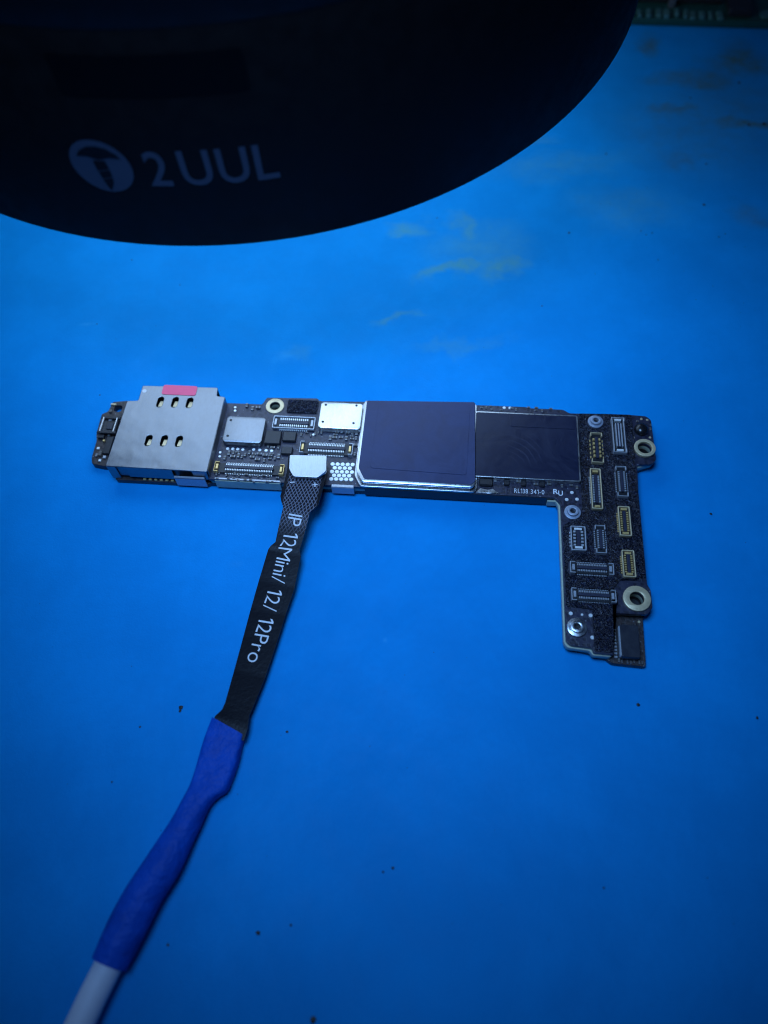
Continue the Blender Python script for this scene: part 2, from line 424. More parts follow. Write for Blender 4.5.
for ch, x0, x1 in (('2', -7.1, -4.70), ('U', -3.45, -0.20), ('U', 0.50, 3.70), ('L', 4.35, 6.75)):
    bm = fit_bm(text_bm(ch, bold=.012), x0, x1, 8.75, 13.15); subdivide_long(bm, 0.8); build('letter', wrap(bm, 0.03), 'print', lamp)
bm = bmesh.new()
for z in (30.5,): add_box(bm, 0, RL + 16, z - 4, 12, 34, 9, 1.5)
build('arm', bm, 'housing', lamp)
bm = bmesh.new(); add_cyl(bm, 0, RL + 34, -50.5, 7, 84, 32); build('post', bm, 'housing', lamp, True)
bm = bmesh.new(); add_cyl(bm, 0, RL + 34, -52.5, 28, 5, 64, 26); build('base', bm, 'housing', lamp, True)

# ================================================================== the logic board
board = tag(empty('logic_board', (OB.x, OB.y, 0), (0, 0, -TB)),
            'L-shaped phone logic board with steel card cage, chips and connectors lying on the mat', 'circuit board')
ZT = 2.4
R1 = L(275, 406.2); R2 = L(644.2, 449.2); R3 = L(636.4, 599.2)
upper = [(-23.4, 13.7), (-17.5, 13.75), (-17.0, 15.1), (-9.0, 15.4), (-8.6, 14.9), (0, 15.2), (15.6, 15.45), (23.2, 15.5), (23.8, 15.3), (28.9, 15.3), (29.8, 14.65),
         (34.9, 14.8), (39.0, 14.85), (41.2, 14.75), (41.9, 14.1), (42.0, 6.9), (41.4, 6.1), (39.2, 5.8), (39.0, 1.5), (38.95, -13.3), (39.35, -14.0), (39.35, -16.6), (38.6, -17.6),
         (34.0, -17.7), (34.0, -23.4), (31.4, -23.3), (31.3, -22.7), (28.6, -22.5), (28.0, -22.0), (27.95, -1.4), (27.2, -0.5), (15.9, -0.5), (-11.9, -0.35), (-23.4, -0.4)]
lower = [(-38.0, -0.2), (-37.0, 12.0), (-36.4, 14.8), (-24.4, 15.0)] and [(-37.9, -0.45), (-37.7, 11.7), (-36.1, 12.0), (-36.1, 14.8), (-24.4, 15.0), (-23.7, 13.5), (-17.4, 13.5), (-16.9, 14.8), (-9.0, 15.1), (15.6, 15.2), (28.9, 15.0), (34.9, 14.6), (41.6, 14.3), (41.6, 6.7), (39.0, 5.6),
         (38.8, -13.2), (39.1, -16.6), (38.4, -17.5), (38.25, -24.2), (33.9, -24.0), (33.2, -23.3), (28.3, -22.2), (28.2, -1.1), (27.2, -0.2), (-23.4, -0.2), (-23.6, -0.45)]
hole = lambda c, r: circle(c[0], c[1], r, 32)
plate('lower_board', 'maskdark', board, rounded(lower, 0.4), 0.1, 0.95, [hole(R1, 0.78), hole(R2, 1.05), hole(R3, 1.0)], 0.06)
spacer = [(x + (0.12 if x < 0 else -0.12), y) for x, y in upper]
plate('spacer_frame', 'spacer', board, rounded([(-23.2, 13.3), (-17.2, 13.4), (-16.7, 14.8), (-9, 15.0), (15.6, 15.1), (28.8, 15.0), (34.9, 14.5), (41.6, 14.3), (41.6, 6.5), (38.9, 5.5), (38.7, -13.3), (39.0, -16.4), (38.4, -17.3), (33.8, -17.5), (33.8, -23.5), (31.4, -23.45), (31.1, -22.85), (28.3, -22.65), (27.8, -22.0), (27.75, -1.5), (27.1, -0.35), (-23.2, -0.15)], 0.3), 0.95, 1.85, [hole(R1, 0.78), hole(R2, 1.05), hole(R3, 1.0)], 0.04)
plate('upper_board', 'mask', board, rounded(upper, 0.3), 1.85, ZT, [hole(R1, 0.75), hole(R2, 1.0), hole(R3, 0.95)], 0.05)

# ---- rings and standoffs
def ring(c, ro, ri, z0, z1, m='palegold'):
    return plate('mounting_ring', m, board, circle(*c, ro), z0, z1, [circle(*c, ri)], 0.05, True)
for c_, r_ in ((R1, .9), (R2, 1.2), (R3, 1.15)): plate('hole_shade', 'dark', board, circle(*c_, r_), .14, .3)  # dark discs added to give the holes their shade
ring(R1, 1.42, 0.80, ZT, ZT + .12); ring(R2, 1.55, 1.02, ZT, ZT + .45); ring(R3, 1.80, 0.95, ZT, ZT + .35)
def standoff(px, py, ro, m):
    c = L(px, py, ZT + .6)
    o = plate('standoff', m, board, circle(*c, ro), ZT, ZT + .35, [circle(*c, .42)], 0.08, True)
    plate('collar', m, o, circle(*c, ro * .68), ZT + .35, ZT + .75, [circle(*c, .40)], 0.08, True)
    plate('bore_shade', 'dark', o, circle(*c, .44), ZT + .02, ZT + .06)  # dark disc paints the shade down the standoff
standoff(596, 420.3, 1.15, 'dullsilver'); standoff(573, 511, 1.15, 'dullsilver'); standoff(577.5, 626.4, 1.28, 'rim')

# ---- SIM cage
ZC = 4.2
cage = build('card_cage', bmesh.new(), 'steel', board)
cage_out = [(-38.3, -0.2), (-38.25, 3.0), (-38.1, 11.9), (-36.4, 12.05), (-36.4, 15.0), (-24.45, 15.25), (-24.3, 13.6), (-23.0, 13.5), (-23.05, -0.3)]
def Z1(x, y): return (80 + x / 4.8, 370 + y / 4.8)
slots = [L(*Z1(*q), ZC) for q in ((384, 153), (455, 154), (525, 157), (328, 338), (402, 339), (474, 342))]
bpy.data.objects.remove(cage)
cage = plate('card_cage', 'steel', board, rounded(cage_out, 0.25), ZC - .2, ZC, [slot(x, y, 0.95, 2.0) for x, y in slots], 0.09)
for x, y in slots:
    bm = bmesh.new(); vs = add_box(bm, 0, 0, 0, 0.62, 1.35, 0.12, 0.03)
    bmesh.ops.rotate(bm, cent=(0, 0, 0), matrix=Matrix.Rotation(rad(-14), 3, 'X'), verts=bm.verts[:])
    bmesh.ops.translate(bm, vec=(x + .1, y - .1, ZC - .42), verts=bm.verts[:])
    build('contact_spring', bm, 'palegold', cage)
plate('card_slot_floor', 'dark', cage, [(-37.9, .3), (-37.9, 11.7), (-36.1, 12), (-36.1, 14.8), (-24.6, 14.9), (-24.5, 13.3), (-23.3, 13.3), (-23.3, .3)], .97, 1.3)
def wall(x0, y0, x1, y1, z0, z1, t=.18):
    dx, dy = x1 - x0, y1 - y0; l = math.hypot(dx, dy)
    return box('side_wall', 'steel', cage, (x0 + x1) / 2, (y0 + y1) / 2, z0, l, t, z1 - z0, 0.02, math.atan2(dy, dx))
yf = -0.14
wall(-38.2, yf, -36.9, yf, 1.0, ZC - .1); wall(-35.4, yf, -28.4, yf - .04, 1.6, ZC - .1); wall(-25.4, yf - .05, -23.2, yf - .08, 2.0, ZC - .1)
box('side_wall', 'steel', cage, -36.15, yf + .25, 1.5, 1.5, .18, ZC - 1.7, 0.02)
box('side_wall', 'steel', cage, -27.0, yf + .45, 1.5, 2.8, .18, ZC - 1.7, 0.02)
wall(-38.15, 0, -38.0, 11.8, 1.0, ZC - .1); wall(-23.1, 0, -23.05, 13.4, 2.4, ZC - .1); wall(-36.3, 14.9, -24.5, 15.1, 1.0, ZC - .1)
# front bracket beside the cage
bm = bmesh.new()
add_box(bm, -26.0, -0.55, 2.75, 4.6, .35, .22, .08); add_box(bm, -26.0, -0.55, 1.55, 4.6, .28, 2.0, .05)
tag(build('front_bracket', bm, 'silver', cage), kind='stuff')
bm = bmesh.new()
for i in range(6): add_box(bm, -33.3 + i * .85, -0.22, 1.12, .45, .3, .26, .05)
tag(build('contact_feet', bm, 'gold', cage), kind='stuff')
cx, cy, sx, sy = rect(ZC, (163.5, 385.5), (197.5, 386), (196, 395.5), (161.5, 394.8))
plate('pink_sticker', 'pink', cage, rrect(cx, cy, sx, sy, .35), ZC + .01, ZC + .07, (), 0.01)
cx, cy = L(144.5, 391, ZC)
plate('sticker_mark', 'silver', cage, circle(cx, cy, .35, 20), ZC + .005, ZC + .02)

# ---- left tab of the lower board with its spring contact
tab = [L(112.7, 402, 1.2), L(128, 400.5, 1.2), L(128, 465.5, 1.2), L(104, 466, 1.2), L(91.8, 463.5, 1.2), L(91.6, 457.5, 1.2), L(96.5, 441, 1.2), L(96.3, 434, 1.2), L(101.7, 414, 1.2), L(108, 411.6, 1.2)]
hc = L(118, 408.5, 1.2)
plate('end_tab', 'maskdark', board, rounded(tab, .3), 0.1, 1.2, [rrect(hc[0], hc[1], 1.25, 1.25, .4)], 0.05)
sc = rect(2.0, (103.5, 416.5), (119, 417.5), (113.5, 433), (98.5, 432))
spring = box('side_contact', 'plastic', board, sc[0], sc[1], 1.2, sc[2], sc[3], .5, .08)
for dx in (-sc[2] / 2 + .15, sc[2] / 2 - .15): box('contact_rail', 'rim', spring, sc[0] + dx, sc[1], 1.7, .22, sc[3] * .92, .45, .05)
for dy in (-sc[3] / 2 + .1, sc[3] / 2 - .1): box('end_bar', 'chip', spring, sc[0], sc[1] + dy, 1.7, sc[2] * 1.25, .5, .35, .08)
box('contact_pad', 'chipblue', spring, sc[0] + .15, sc[1] - .1, 1.7, sc[2] * .4, sc[3] * .4, .15, .05)
bm = bmesh.new()
for px, py in ((98.2, 448.2), (99.8, 460.3), (108.6, 444.6), (106.6, 450), (110, 439.6), (107, 432)):
    c = L(px, py, 1.3); add_box(bm, c[0], c[1], 1.28, .42, .42, .16, .05)
tag(build('solder_pads', bm, 'pad', board), kind='stuff')
for px, py, a_, b_, h_, m_ in ((104.5, 420, .35, .5, .7, 'gold'), (111, 421, .5, .4, .6, 'silver'), (101.5, 437, 1.0, .7, .5, 'chip'), (110.5, 411, .5, .5, .3, 'cap'), (100.2, 453.5, .5, .9, .35, 'cap'),
        (104.5, 457, .5, .5, .3, 'silver'), (109.5, 434.5, .4, .8, .4, 'tin'), (104, 440.8, .35, .35, .35, 'gold'), (96.5, 455, .35, .6, .3, 'tin'), (113.5, 404.2, .9, .3, .25, 'palegold')):
    c = L(px, py, 1.4); box('tab_component', m_, board, c[0], c[1], 1.2, a_, b_, h_, .06)
c = L(107, 446, 1.3); box('filter', 'chip', board, c[0] + .3, c[1], 1.2, 1.1, 3.2, .45, .08)

# ---- shield cans
M['can_no_glare'] = steel('nickel_can_no_glare', (0.33, 0.34, 0.36), 0.42, 0.02)  # darker copy of the nickel, for the can that misses the glare
def can(z, pts, dimples, m='can'):
    cx, cy, sx, sy = rect(z, *pts)
    o = plate('shield_can', m, board, rrect(cx, cy, sx, sy, .55), ZT, z, (), .22, True)
    for px, py in dimples:
        c = L(px, py, z); plate('dimple_shade', 'dark', o, circle(*c, .2, 16), z + .004, z + .02)  # dark disc laid on the can paints the shade of a dimple
    return o
def Z2(x, y): return (200 + x / 4.267, 380 + y / 4.267)
can(3.5, [Z2(112, 152), Z2(278, 158), Z2(266, 270), Z2(96, 262)], [Z2(132, 171), Z2(118, 238)], 'can_no_glare')
can(3.5, [Z2(515, 94), Z2(693, 96), Z2(689, 210), Z2(503, 204)], [Z2(537, 106), Z2(668, 109), Z2(524, 178), Z2(655, 184)])

# ---- connectors
def connector(pts, z=3.0, style='full', metal='silver', pin='silver', npin=12, ends=None, zb=ZT):
    cx, cy, sx, sy = rect(z, *pts)
    long_y = sy > sx; ln, wd = (sy, sx) if long_y else (sx, sy)
    P = (lambda a, b: (cx + b, cy + a)) if long_y else (lambda a, b: (cx + a, cy + b))
    D = (lambda a, b: (b, a)) if long_y else (lambda a, b: (a, b))
    def bx(bm, a, b, z0, la, lb, h, bev=.03):
        x, y = P(a, b); dx, dy = D(la, lb); add_box(bm, x, y, z0 + h / 2, dx, dy, h, bev)
    bm = bmesh.new(); bx(bm, 0, 0, zb, ln * .98, wd * .96, .28)
    o = build('connector', bm, 'plastic', board)
    hh = z - zb
    if style == 'full':
        dx, dy = D(ln, wd)
        plate('frame', metal, o, rrect(cx, cy, dx, dy, .14), zb + .1, z, [rrect(cx, cy, dx - .30, dy - .30, .08)], .04)
    else:
        bm = bmesh.new()
        for sa in (-1, 1):
            bx(bm, sa * (ln / 2 - .07), 0, zb, .12, wd, hh * .9)
            for sb in (-1, 1): bx(bm, sa * (ln / 2 - .36), sb * (wd / 2 - .06), zb, .66, .13, hh - .03)
        tag(build('corner_brackets', bm, metal, o), kind='stuff')
        if style == 'long':
            bm = bmesh.new()
            for sb in (-1, 1): bx(bm, 0, sb * (wd / 2 - .12), zb + .1, ln * .92, .14, hh * .75)
            tag(build('side_rails', bm, metal, o), kind='stuff')
    bm = bmesh.new(); bx(bm, 0, 0, zb + .28, ln * .70, wd * .24, hh * .55); build('tongue', bm, 'tongue', o)
    if not npin:
        for k in (-1, 0, 1):
            bm = bmesh.new(); bx(bm, 0, k * wd * .2, zb + .28, ln * .66, wd * .09, hh * .6); build('contact_bar', bm, pin, o)
        npin = 0
    bm = bmesh.new(); L2 = ln * .68
    for i in range(npin):
        a = -L2 / 2 + L2 * (i + .5) / npin; wpin = L2 / npin * .55
        for sb in (-1, 1):
            bx(bm, a, sb * wd * .25, zb + .28, wpin, wd * .16, hh * .45, .015)
            bx(bm, a, sb * (wd / 2 + .04), zb + .02, wpin, .2, .16, .015)
    if npin: tag(build('pins', bm, pin, o), kind='stuff')
    else: bm.free()
    if ends:
        for sa in (-1, 1):
            bm = bmesh.new(); bx(bm, sa * (ln / 2 - .45), 0, zb + .28, .34, wd * .5, hh * .55); build('end_clip', bm, ends, o)
    return o
def Z5(x, y): return (550 + x / 6.4, 400 + y / 6.4)
def Z6(x, y): return (550 + x / 6.4, 490 + y / 6.4)
def Z7(x, y): return (550 + x / 6.4, 570 + y / 6.4)
connector([Z2(312, 152), Z2(493, 157), Z2(488, 210), Z2(309, 203)], 3.0, 'full', 'silver', 'pad', 14, 'silver')
connector([Z2(428, 260), Z2(655, 267), Z2(650, 316), Z2(421, 308)], 3.1, 'corner', 'silver', 'pad', 22, 'gold')
connector([Z2(62, 348), Z2(362, 356), Z2(355, 398), Z2(55, 390)], 3.1, 'corner', 'gold', 'pad', 28, 'gold')
ZF = ZT + .28
connector([Z5(262, 205), Z5(335, 205), Z5(345, 395), Z5(268, 398)], 3.15, 'corner', 'palegold', 'gold', 5, None)
connector([Z5(395, 108), Z5(478, 108), Z5(494, 330), Z5(408, 334)], 3.3, 'long', 'silver', 'silver', 0, 'pad')
connector([Z5(255, 437), Z5(325, 437), Z5(341, 692), Z5(272, 697)], 3.15, 'full', 'palegold', 'silver', 16, 'gold')
connector([Z5(422, 420), Z5(491, 420), Z5(502, 610), Z5(434, 617)], 3.1, 'corner', 'silver', 'silver', 10, None)
connector([Z6(437, 103), Z6(514, 103), Z6(523, 290), Z6(445, 292)], 3.15, 'full', 'palegold', 'gold', 9, 'gold')
connector([Z6(460, 383), Z6(543, 383), Z6(550, 553), Z6(470, 556)], 3.15, 'full', 'palegold', 'gold', 8, 'gold')
connector([Z6(132, 228), Z6(228, 230), Z6(236, 385), Z6(137, 383)], 3.1, 'full', 'silver', 'silver', 5, 'pad')
connector([Z6(288, 220), Z6(356, 222), Z6(364, 400), Z6(299, 402)], 3.1, 'corner', 'silver', 'silver', 9, None)
connector([Z6(130, 453), Z6(410, 466), Z6(413, 540), Z6(131, 526)], 3.1, 'corner', 'silver', 'silver', 18, 'silver')
connector([Z7(138, 112), Z7(425, 125), Z7(428, 205), Z7(139, 190)], 3.1, 'corner', 'silver', 'silver', 18, 'silver')

# ---- crinkled foil over the arm, with a window round every connector
wins = []
for pts in ([Z5(262, 205), Z5(335, 205), Z5(345, 395), Z5(268, 398)], [Z5(395, 108), Z5(478, 108), Z5(494, 330), Z5(408, 334)], [Z5(255, 437), Z5(325, 437), Z5(341, 692), Z5(272, 697)],
            [Z5(422, 420), Z5(491, 420), Z5(502, 610), Z5(434, 617)], [Z6(437, 103), Z6(514, 103), Z6(523, 290), Z6(445, 292)], [Z6(460, 383), Z6(543, 383), Z6(550, 553), Z6(470, 556)],
            [Z6(132, 228), Z6(228, 230), Z6(236, 385), Z6(137, 383)], [Z6(288, 220), Z6(356, 222), Z6(364, 400), Z6(299, 402)], [Z6(130, 453), Z6(410, 466), Z6(413, 540), Z6(131, 526)], [Z7(138, 112), Z7(425, 125), Z7(428, 205), Z7(139, 190)]):
    cx, cy, sx, sy = rect(3.0, *pts); wins.append(rrect(cx, cy, sx + .42, sy + .42, .2, 2))
s1 = L(596, 420.3, 3.0)
wins.append(circle(*s1, 1.35, 24))
fo = [(31.1, 14.5), (35.0, 14.65), (39.0, 14.7), (39.1, 9.0), (38.85, 6.5), (38.8, -12.4), (35.3, -13.0), (34.3, -14.6), (34.0, -23.2), (31.5, -23.1), (31.5, -17.4), (28.15, -17.2), (28.1, -5.2), (30.2, -3.4), (30.9, -2.4)]
plate('foil_cover', 'foil', board, rounded(fo, .25), ZT + .01, ZF, wins, .06)

# ---- main package under graphite film
pk = [L(355.9, 470.5, 3.6), L(361.5, 481.5, 3.6), L(472, 487.5, 3.6), L(475.8, 484, 3.6), L(475.5, 402, 3.6), L(364.8, 400.3, 3.6)]
inset = lambda poly, d: [(x + (d if x < 7 else -d), y + (d if y < 7 else -d)) for x, y in poly]
plate('package_step', 'rim', board, rounded(inset(pk, -.28), .4), ZT, 2.75, (), .1)
plate('package_body', 'chip', board, rounded(inset(pk, .06), .3), 2.75, 3.1, (), .05)
plate('package_rim', 'rim', board, rounded(pk, .4), 3.1, 3.62, (), .18, True)
film = plate('graphite_film', 'film', board, rounded([(x + (.36 if x < 7 else -.10), y + (.42 if y < 7 else -.1)) for x, y in pk], .3), 3.6, 3.70, (), .03)
plate('film_patch', 'film', film, rounded([(.55, 2.1), (14.5, 1.7), (14.7, 14.2), (0.8, 14.1)], .5), 3.70, 3.76, (), .02)
def Z4(x, y): return (460 + x / 4.8, 380 + y / 4.8)
q = rect(3.2, Z4(72, 155), Z4(560, 172), Z4(572, 478), Z4(74, 462))
plate('memory_rim', 'rim', board, rrect(q[0] + .05, q[1] + .03, q[2] + .36, q[3] + .36, .3), ZT, 3.16, (), .06)
mem = plate('memory_package', 'film2', board, rrect(q[0], q[1], q[2], q[3], .3), 2.9, 3.2, (), .06)
a = L(*Z4(236, 165), 3.2); b = L(*Z4(245, 223), 3.2); c = L(*Z4(550, 237), 3.2); d = L(*Z4(548, 176), 3.2)
plate('film_patch', 'film2', mem, rounded([(a[0], a[1] - .15), (b[0], b[1]), (c[0], c[1]), (c[0], d[1] - .15)], .2), 3.2, 3.27, (), .02)

# ---- small chips
for z, pts, nm in ((3.1, [Z2(278, 214), Z2(347, 216), Z2(343, 272), Z2(274, 270)], 'inductor'), (2.95, [Z2(355, 217), Z2(412, 220), Z2(408, 260), Z2(350, 258)], 'inductor'), (2.9, [Z2(347, 282), Z2(396, 284), Z2(393, 316), Z2(345, 314)], 'inductor')):
    q = rect(z, *pts); box(nm, 'chip', board, q[0], q[1], ZT, q[2], q[3], z - ZT, .12)
q = rect(2.75, Z2(375, 84), Z2(505, 84), Z2(500, 140), Z2(370, 134))
plate('foil_strip', 'foil', board, rrect(*q, .2), ZT + .005, 2.7, (), .05)
q = rect(2.3, (620.5, 625), (638.2, 624.5), (640.2, 656.7), (621.5, 657.5))
ic = plate('driver_chip', 'chipblue', board, rrect(*q, .2), .95, 2.3, (), .06)
plate('chip_edge', 'silver', ic, rrect(q[0] - q[2] / 2 - .05, q[1], .16, q[3] * .92, .05), .95, 2.1)
bm = bmesh.new()
for i in range(9): add_box(bm, q[0] - q[2] / 2 - .5, q[1] - q[3] * .42 + i * q[3] * .105, 1.05, .42, .26, .18, .03)
tag(build('pins', bm, 'silver', ic), kind='stuff')
dm = L(641.9, 428, 2.9)
bm = bmesh.new(); bmesh.ops.create_uvsphere(bm, u_segments=24, v_segments=12, radius=1.05); bmesh.ops.scale(bm, vec=(1, 1.1, .75), verts=bm.verts[:])
bmesh.ops.translate(bm, vec=(dm[0], dm[1], ZT + .1), verts=bm.verts[:]); build('rubber_dome', bm, 'rubber', board, True)

# ---- pads
def pads(lst, r, name='solder_pads', z=ZT, m='pad', seg=14):
    bm = bmesh.new()
    for px, py in lst:
        c = L(px, py, z); add_cyl(bm, c[0], c[1], z - .01, r, .07, seg, r * .8)
    tag(build(name, bm, m, board), kind='stuff')
pads([Z2(*q) for q in ((118, 293), (140, 294), (161, 295), (183, 297), (229, 297), (255, 299), (282, 301), (306, 302))], .27)
pads([Z2(*q) for q in ((86, 309), (84, 326), (97, 155), (150, 117), (150, 131), (101, 133), (484, 233))], .22)
def Zd(x, y): return (205 + x / 4.52, 450 + y / 4.52)
for j, y in enumerate((64, 81, 98, 115, 131)):
    for i in range(5 if j % 2 == 0 else 4):
        x = 577 - 1.6 * j + i * 22.6 + (11.3 if j % 2 else 0)
        c = L(*Zd(x, y + i * .6)); bm = bmesh.new(); add_cyl(bm, c[0], c[1], ZT - .01, .345, .08, 16, .29); build('test_pad', bm, 'pad', board)
pads([Z5(*q) for q in ((140, 592), (107, 637), (173, 635), (228, 100))], .28)
pads([Z7(*q) for q in ((133, 278), (260, 291), (271, 432))], .28); pads([Z7(205, 286)], .18)
pads([Z5(*q) for q in ((585, 122), (622, 128), (640, 240), (535, 240))], .2, m='palegold'); pads([Z7(570, 332)], .2, z=1.0, m='palegold')
pads([Z4(*q) for q in ((212, 133), (240, 134))], .26)
# bright edge rails and brackets along the front
box('edge_rail', 'silver', board, -17.4, -0.28, ZT + .01, 9.8, .3, .16, .05)
box('edge_plate', 'spacer', board, -17.4, -0.52, 0.5, 9.8, .14, 1.85, .05)
q = rect(2.4, Zd(572, 152), Zd(672, 155)); a = L(*Zd(572, 156), 2.3); b = L(*Zd(674, 158), 2.3)
bm = bmesh.new(); add_box(bm, (a[0] + b[0]) / 2, -.42, 2.36, b[0] - a[0], .5, .18, .07); add_box(bm, (a[0] + b[0]) / 2, -.62, 1.5, b[0] - a[0], .16, 1.7, .05)
tag(build('front_bracket', bm, 'silver', board), kind='stuff')
a = L(481, 488, 2.4); b = L(503, 492, 2.4)
plate('rim_glare', 'rim', board, [(15.9, -0.45), (16.6, 0.35), (17.6, .1), (18.3, .35), (19.4, -.42)], ZT, ZT + .2, (), .06)  # bright sliver added to imitate glare along the rim
box('dark_wall_strip', 'chip', board, 13.2, -0.50, 0.35, 26.6, .16, 1.95, .05)  # dark strip added over the front wall to make it darker
box('connector_block', 'spacer', board, 27.0, -0.70, 0.6, 1.6, .3, 1.2, .05)

# ---- white print
def print_text(s, x0, x1, y0, y1, z=ZT):
    bm = fit_bm(glyphs(s, gap=.14), x0, x1, y0, y1); bmesh.ops.translate(bm, vec=(0, 0, z + .012), verts=bm.verts[:])
    return tag(build('printed_code', bm, 'ink', board), kind='stuff')
def Zp(x, y): return (505 + x / 10.97, 480 + y / 10.97)
a = L(*Zp(102, 140)); b = L(*Zp(252, 148)); print_text('RL138', a[0], b[0], b[1] - .02, b[1] + .75)
a = L(*Zp(282, 152)); b = L(*Zp(432, 158)); print_text('341-0', a[0], b[0], b[1] - .02, b[1] + .75)
a = L(*Zp(535, 160)); b = L(*Zp(636, 168))
bm = text_bm('R', bold=.02); fit_bm(bm, b[0] - .05, a[0] + .0, b[1], b[1] + .85)
xm = (a[0] + b[0]) / 2; fit_bm(bm, a[0], xm + .08, b[1] + .15, b[1] + 1.0)
for v in bm.verts: v.co.x = a[0] + xm - v.co.x
bm2 = fit_bm(text_bm('U', bold=.02), xm - .02, b[0], b[1] - .1, b[1] + .75); bm = join([bm, bm2])
bmesh.ops.translate(bm, vec=(0, 0, ZT + .012), verts=bm.verts[:]); tag(build('approval_mark', bm, 'ink', board), kind='stuff')

# ---- tiny soldered parts, too small to pick apart
def passives(x0, x1, y0, y1, n, z=ZT, sz=(.32, .6), seed=1, hh=.3):
    rnd = random.Random(seed); b1 = bmesh.new(); b2 = bmesh.new(); placed = []
    for _ in range(n * 12):
        if len(placed) >= n: break
        w_ = rnd.uniform(*sz); l_ = w_ * 1.8; rot = rnd.random() < .5
        x, y = rnd.uniform(x0, x1), rnd.uniform(y0, y1); dx, dy = (l_, w_) if rot else (w_, l_)
        if any(abs(x - a) < (dx + c) / 2 + .1 and abs(y - b) < (dy + d) / 2 + .1 for a, b, c, d in placed): continue
        placed.append((x, y, dx, dy)); h = hh * rnd.uniform(.7, 1.2)
        add_box(b1, x, y, z + h / 2, dx * (.6 if rot else 1), dy * (1 if rot else .6), h, .03)
        for s in (-1, 1):
            ox, oy = (s * dx * .38, 0) if rot else (0, s * dy * .38)
            add_box(b2, x + ox, y + oy, z + h / 2, dx * (.25 if rot else 1.02), dy * (1.02 if rot else .25), h * 1.02, .03)
    tag(build('tiny_capacitors', b1, 'cap', board), kind='stuff'); tag(build('capacitor_ends', b2, 'tin', board), kind='stuff')
def region(z, p, q):
    a, b = L(*p, z), L(*q, z); return min(a[0], b[0]), max(a[0], b[0]), min(a[1], b[1]), max(a[1], b[1])
def pas(p, q, n, seed, sz=(.3, .45), z=ZT, hh=.3): r = region(z, p, q); passives(*r, n, z, sz, seed, hh)
pas(Z2(105, 336), Z2(340, 318), 26, 3); pas(Z2(555, 250), Z2(675, 222), 14, 4); pas(Z2(60, 430), Z2(350, 412), 22, 5, (.18, .3))
pas(Z2(275, 100), Z2(180, 130), 3, 6); pas(Z2(85, 120), Z2(70, 290), 8, 7, (.22, .32)); pas(Z2(285, 280), Z2(340, 295), 5, 8)
pas(Z4(95, 146), Z4(480, 138), 12, 9, (.2, .3), ZT, .15); pas(Z4(95, 496), Z4(560, 482), 14, 10, (.3, .45), ZT, .22); pas(Z5(560, 250), Z5(640, 120), 4, 11, (.2, .3))
pas(Z2(665, 275), Z2(680, 330), 4, 12); pas(Z2(430, 240), Z2(540, 225), 6, 13, (.2, .3)); pas(Z7(440, 580), Z7(590, 600), 8, 14, (.2, .3), 1.0, .2)
q = rect(2.9, Z4(92, 470), Z4(160, 472), Z4(158, 505), Z4(90, 503)); box('inductor', 'chip', board, q[0], q[1], ZT, q[2], q[3], .5, .15)
for x, y in ((225, 490), (305, 493), (395, 497)):
    c = L(*Z4(x, y), 2.8); box('inductor', 'chip', board, c[0], c[1], ZT, .8, .9, .4, .12)

# ================================================================== the flat test cable
cable = tag(empty('test_cable', tuple(at(262, 640, 0))), 'black ribbon test cable printed IP 12Mini/ 12/ 12Pro, in blue sleeve on white wire', 'cable')
co = at(262, 640, 0)
rows = [((288.5, 455), (327.5, 456), 4.4), ((287, 471), (326, 472), 4.4), ((283, 487), (323.5, 486), 4.3), ((280.3, 496), (321, 495.5), 4.1), ((281.3, 501.5), (318.3, 505), 3.95),
        ((283.2, 507), (310, 512), 3.8), ((279, 525), (305.8, 529), 3.2), ((275.4, 542), (301, 545.5), 2.75), ((270.5, 546), (299.4, 549.5), 2.65), ((268.2, 549.5), (300.8, 556), 2.5), ((259, 580), (294.5, 588), 1.9),
        ((250.6, 609.6), (285.5, 615), 1.6), ((243.5, 636), (277, 642), 1.5), ((234, 671), (265, 678), 1.5), ((225, 703), (252.5, 708.5), 1.7), ((222, 709.5), (249.5, 715), 1.75), ((215, 716), (247.5, 729), 1.85), ((212, 724), (243.5, 741), 1.85)]
Ls = [at(*a, z) - co for a, b, z in rows]; Rs = [at(*b, z) - co for a, b, z in rows]
cum = [0.0]
for i in range(1, len(rows)): cum.append(cum[-1] + ((Ls[i] + Rs[i]) / 2 - (Ls[i - 1] + Rs[i - 1]) / 2).length)
def ribbon_at(s, t):            # s mm along, t 0..1 across
    i = 0
    while i < len(cum) - 2 and cum[i + 1] < s: i += 1
    f = (s - cum[i]) / (cum[i + 1] - cum[i])
    a = Ls[i].lerp(Ls[i + 1], f); b = Rs[i].lerp(Rs[i + 1], f)
    return a.lerp(b, t), (b - a).length
bm = bmesh.new(); uv = bm.loops.layers.uv.new('UVMap'); TH = .18; NX = 8
ss = sorted(set(cum + [cum[-1] * i / 70 for i in range(71)])); ss = [s for i, s in enumerate(ss) if i == 0 or s - ss[i - 1] > 1e-4]
top = []; bot = []; info = {}
for s in ss:
    ra, rb = [], []
    for j in range(NX + 1):
        p, wdt = ribbon_at(s, j / NX)
        v = bm.verts.new(p); info[v] = ((j / NX - .5) * wdt, s); ra.append(v)
        v = bm.verts.new(p - Vector((0, 0, TH))); info[v] = ((j / NX - .5) * wdt, s); rb.append(v)
    top.append(ra); bot.append(rb)
for i in range(len(ss) - 1):
    for j in range(NX):
        bm.faces.new((top[i][j], top[i][j + 1], top[i + 1][j + 1], top[i + 1][j])); bm.faces.new((bot[i][j], bot[i + 1][j], bot[i + 1][j + 1], bot[i][j + 1]))
    bm.faces.new((top[i][0], top[i + 1][0], bot[i + 1][0], bot[i][0])); bm.faces.new((top[i][NX], bot[i][NX], bot[i + 1][NX], top[i + 1][NX]))
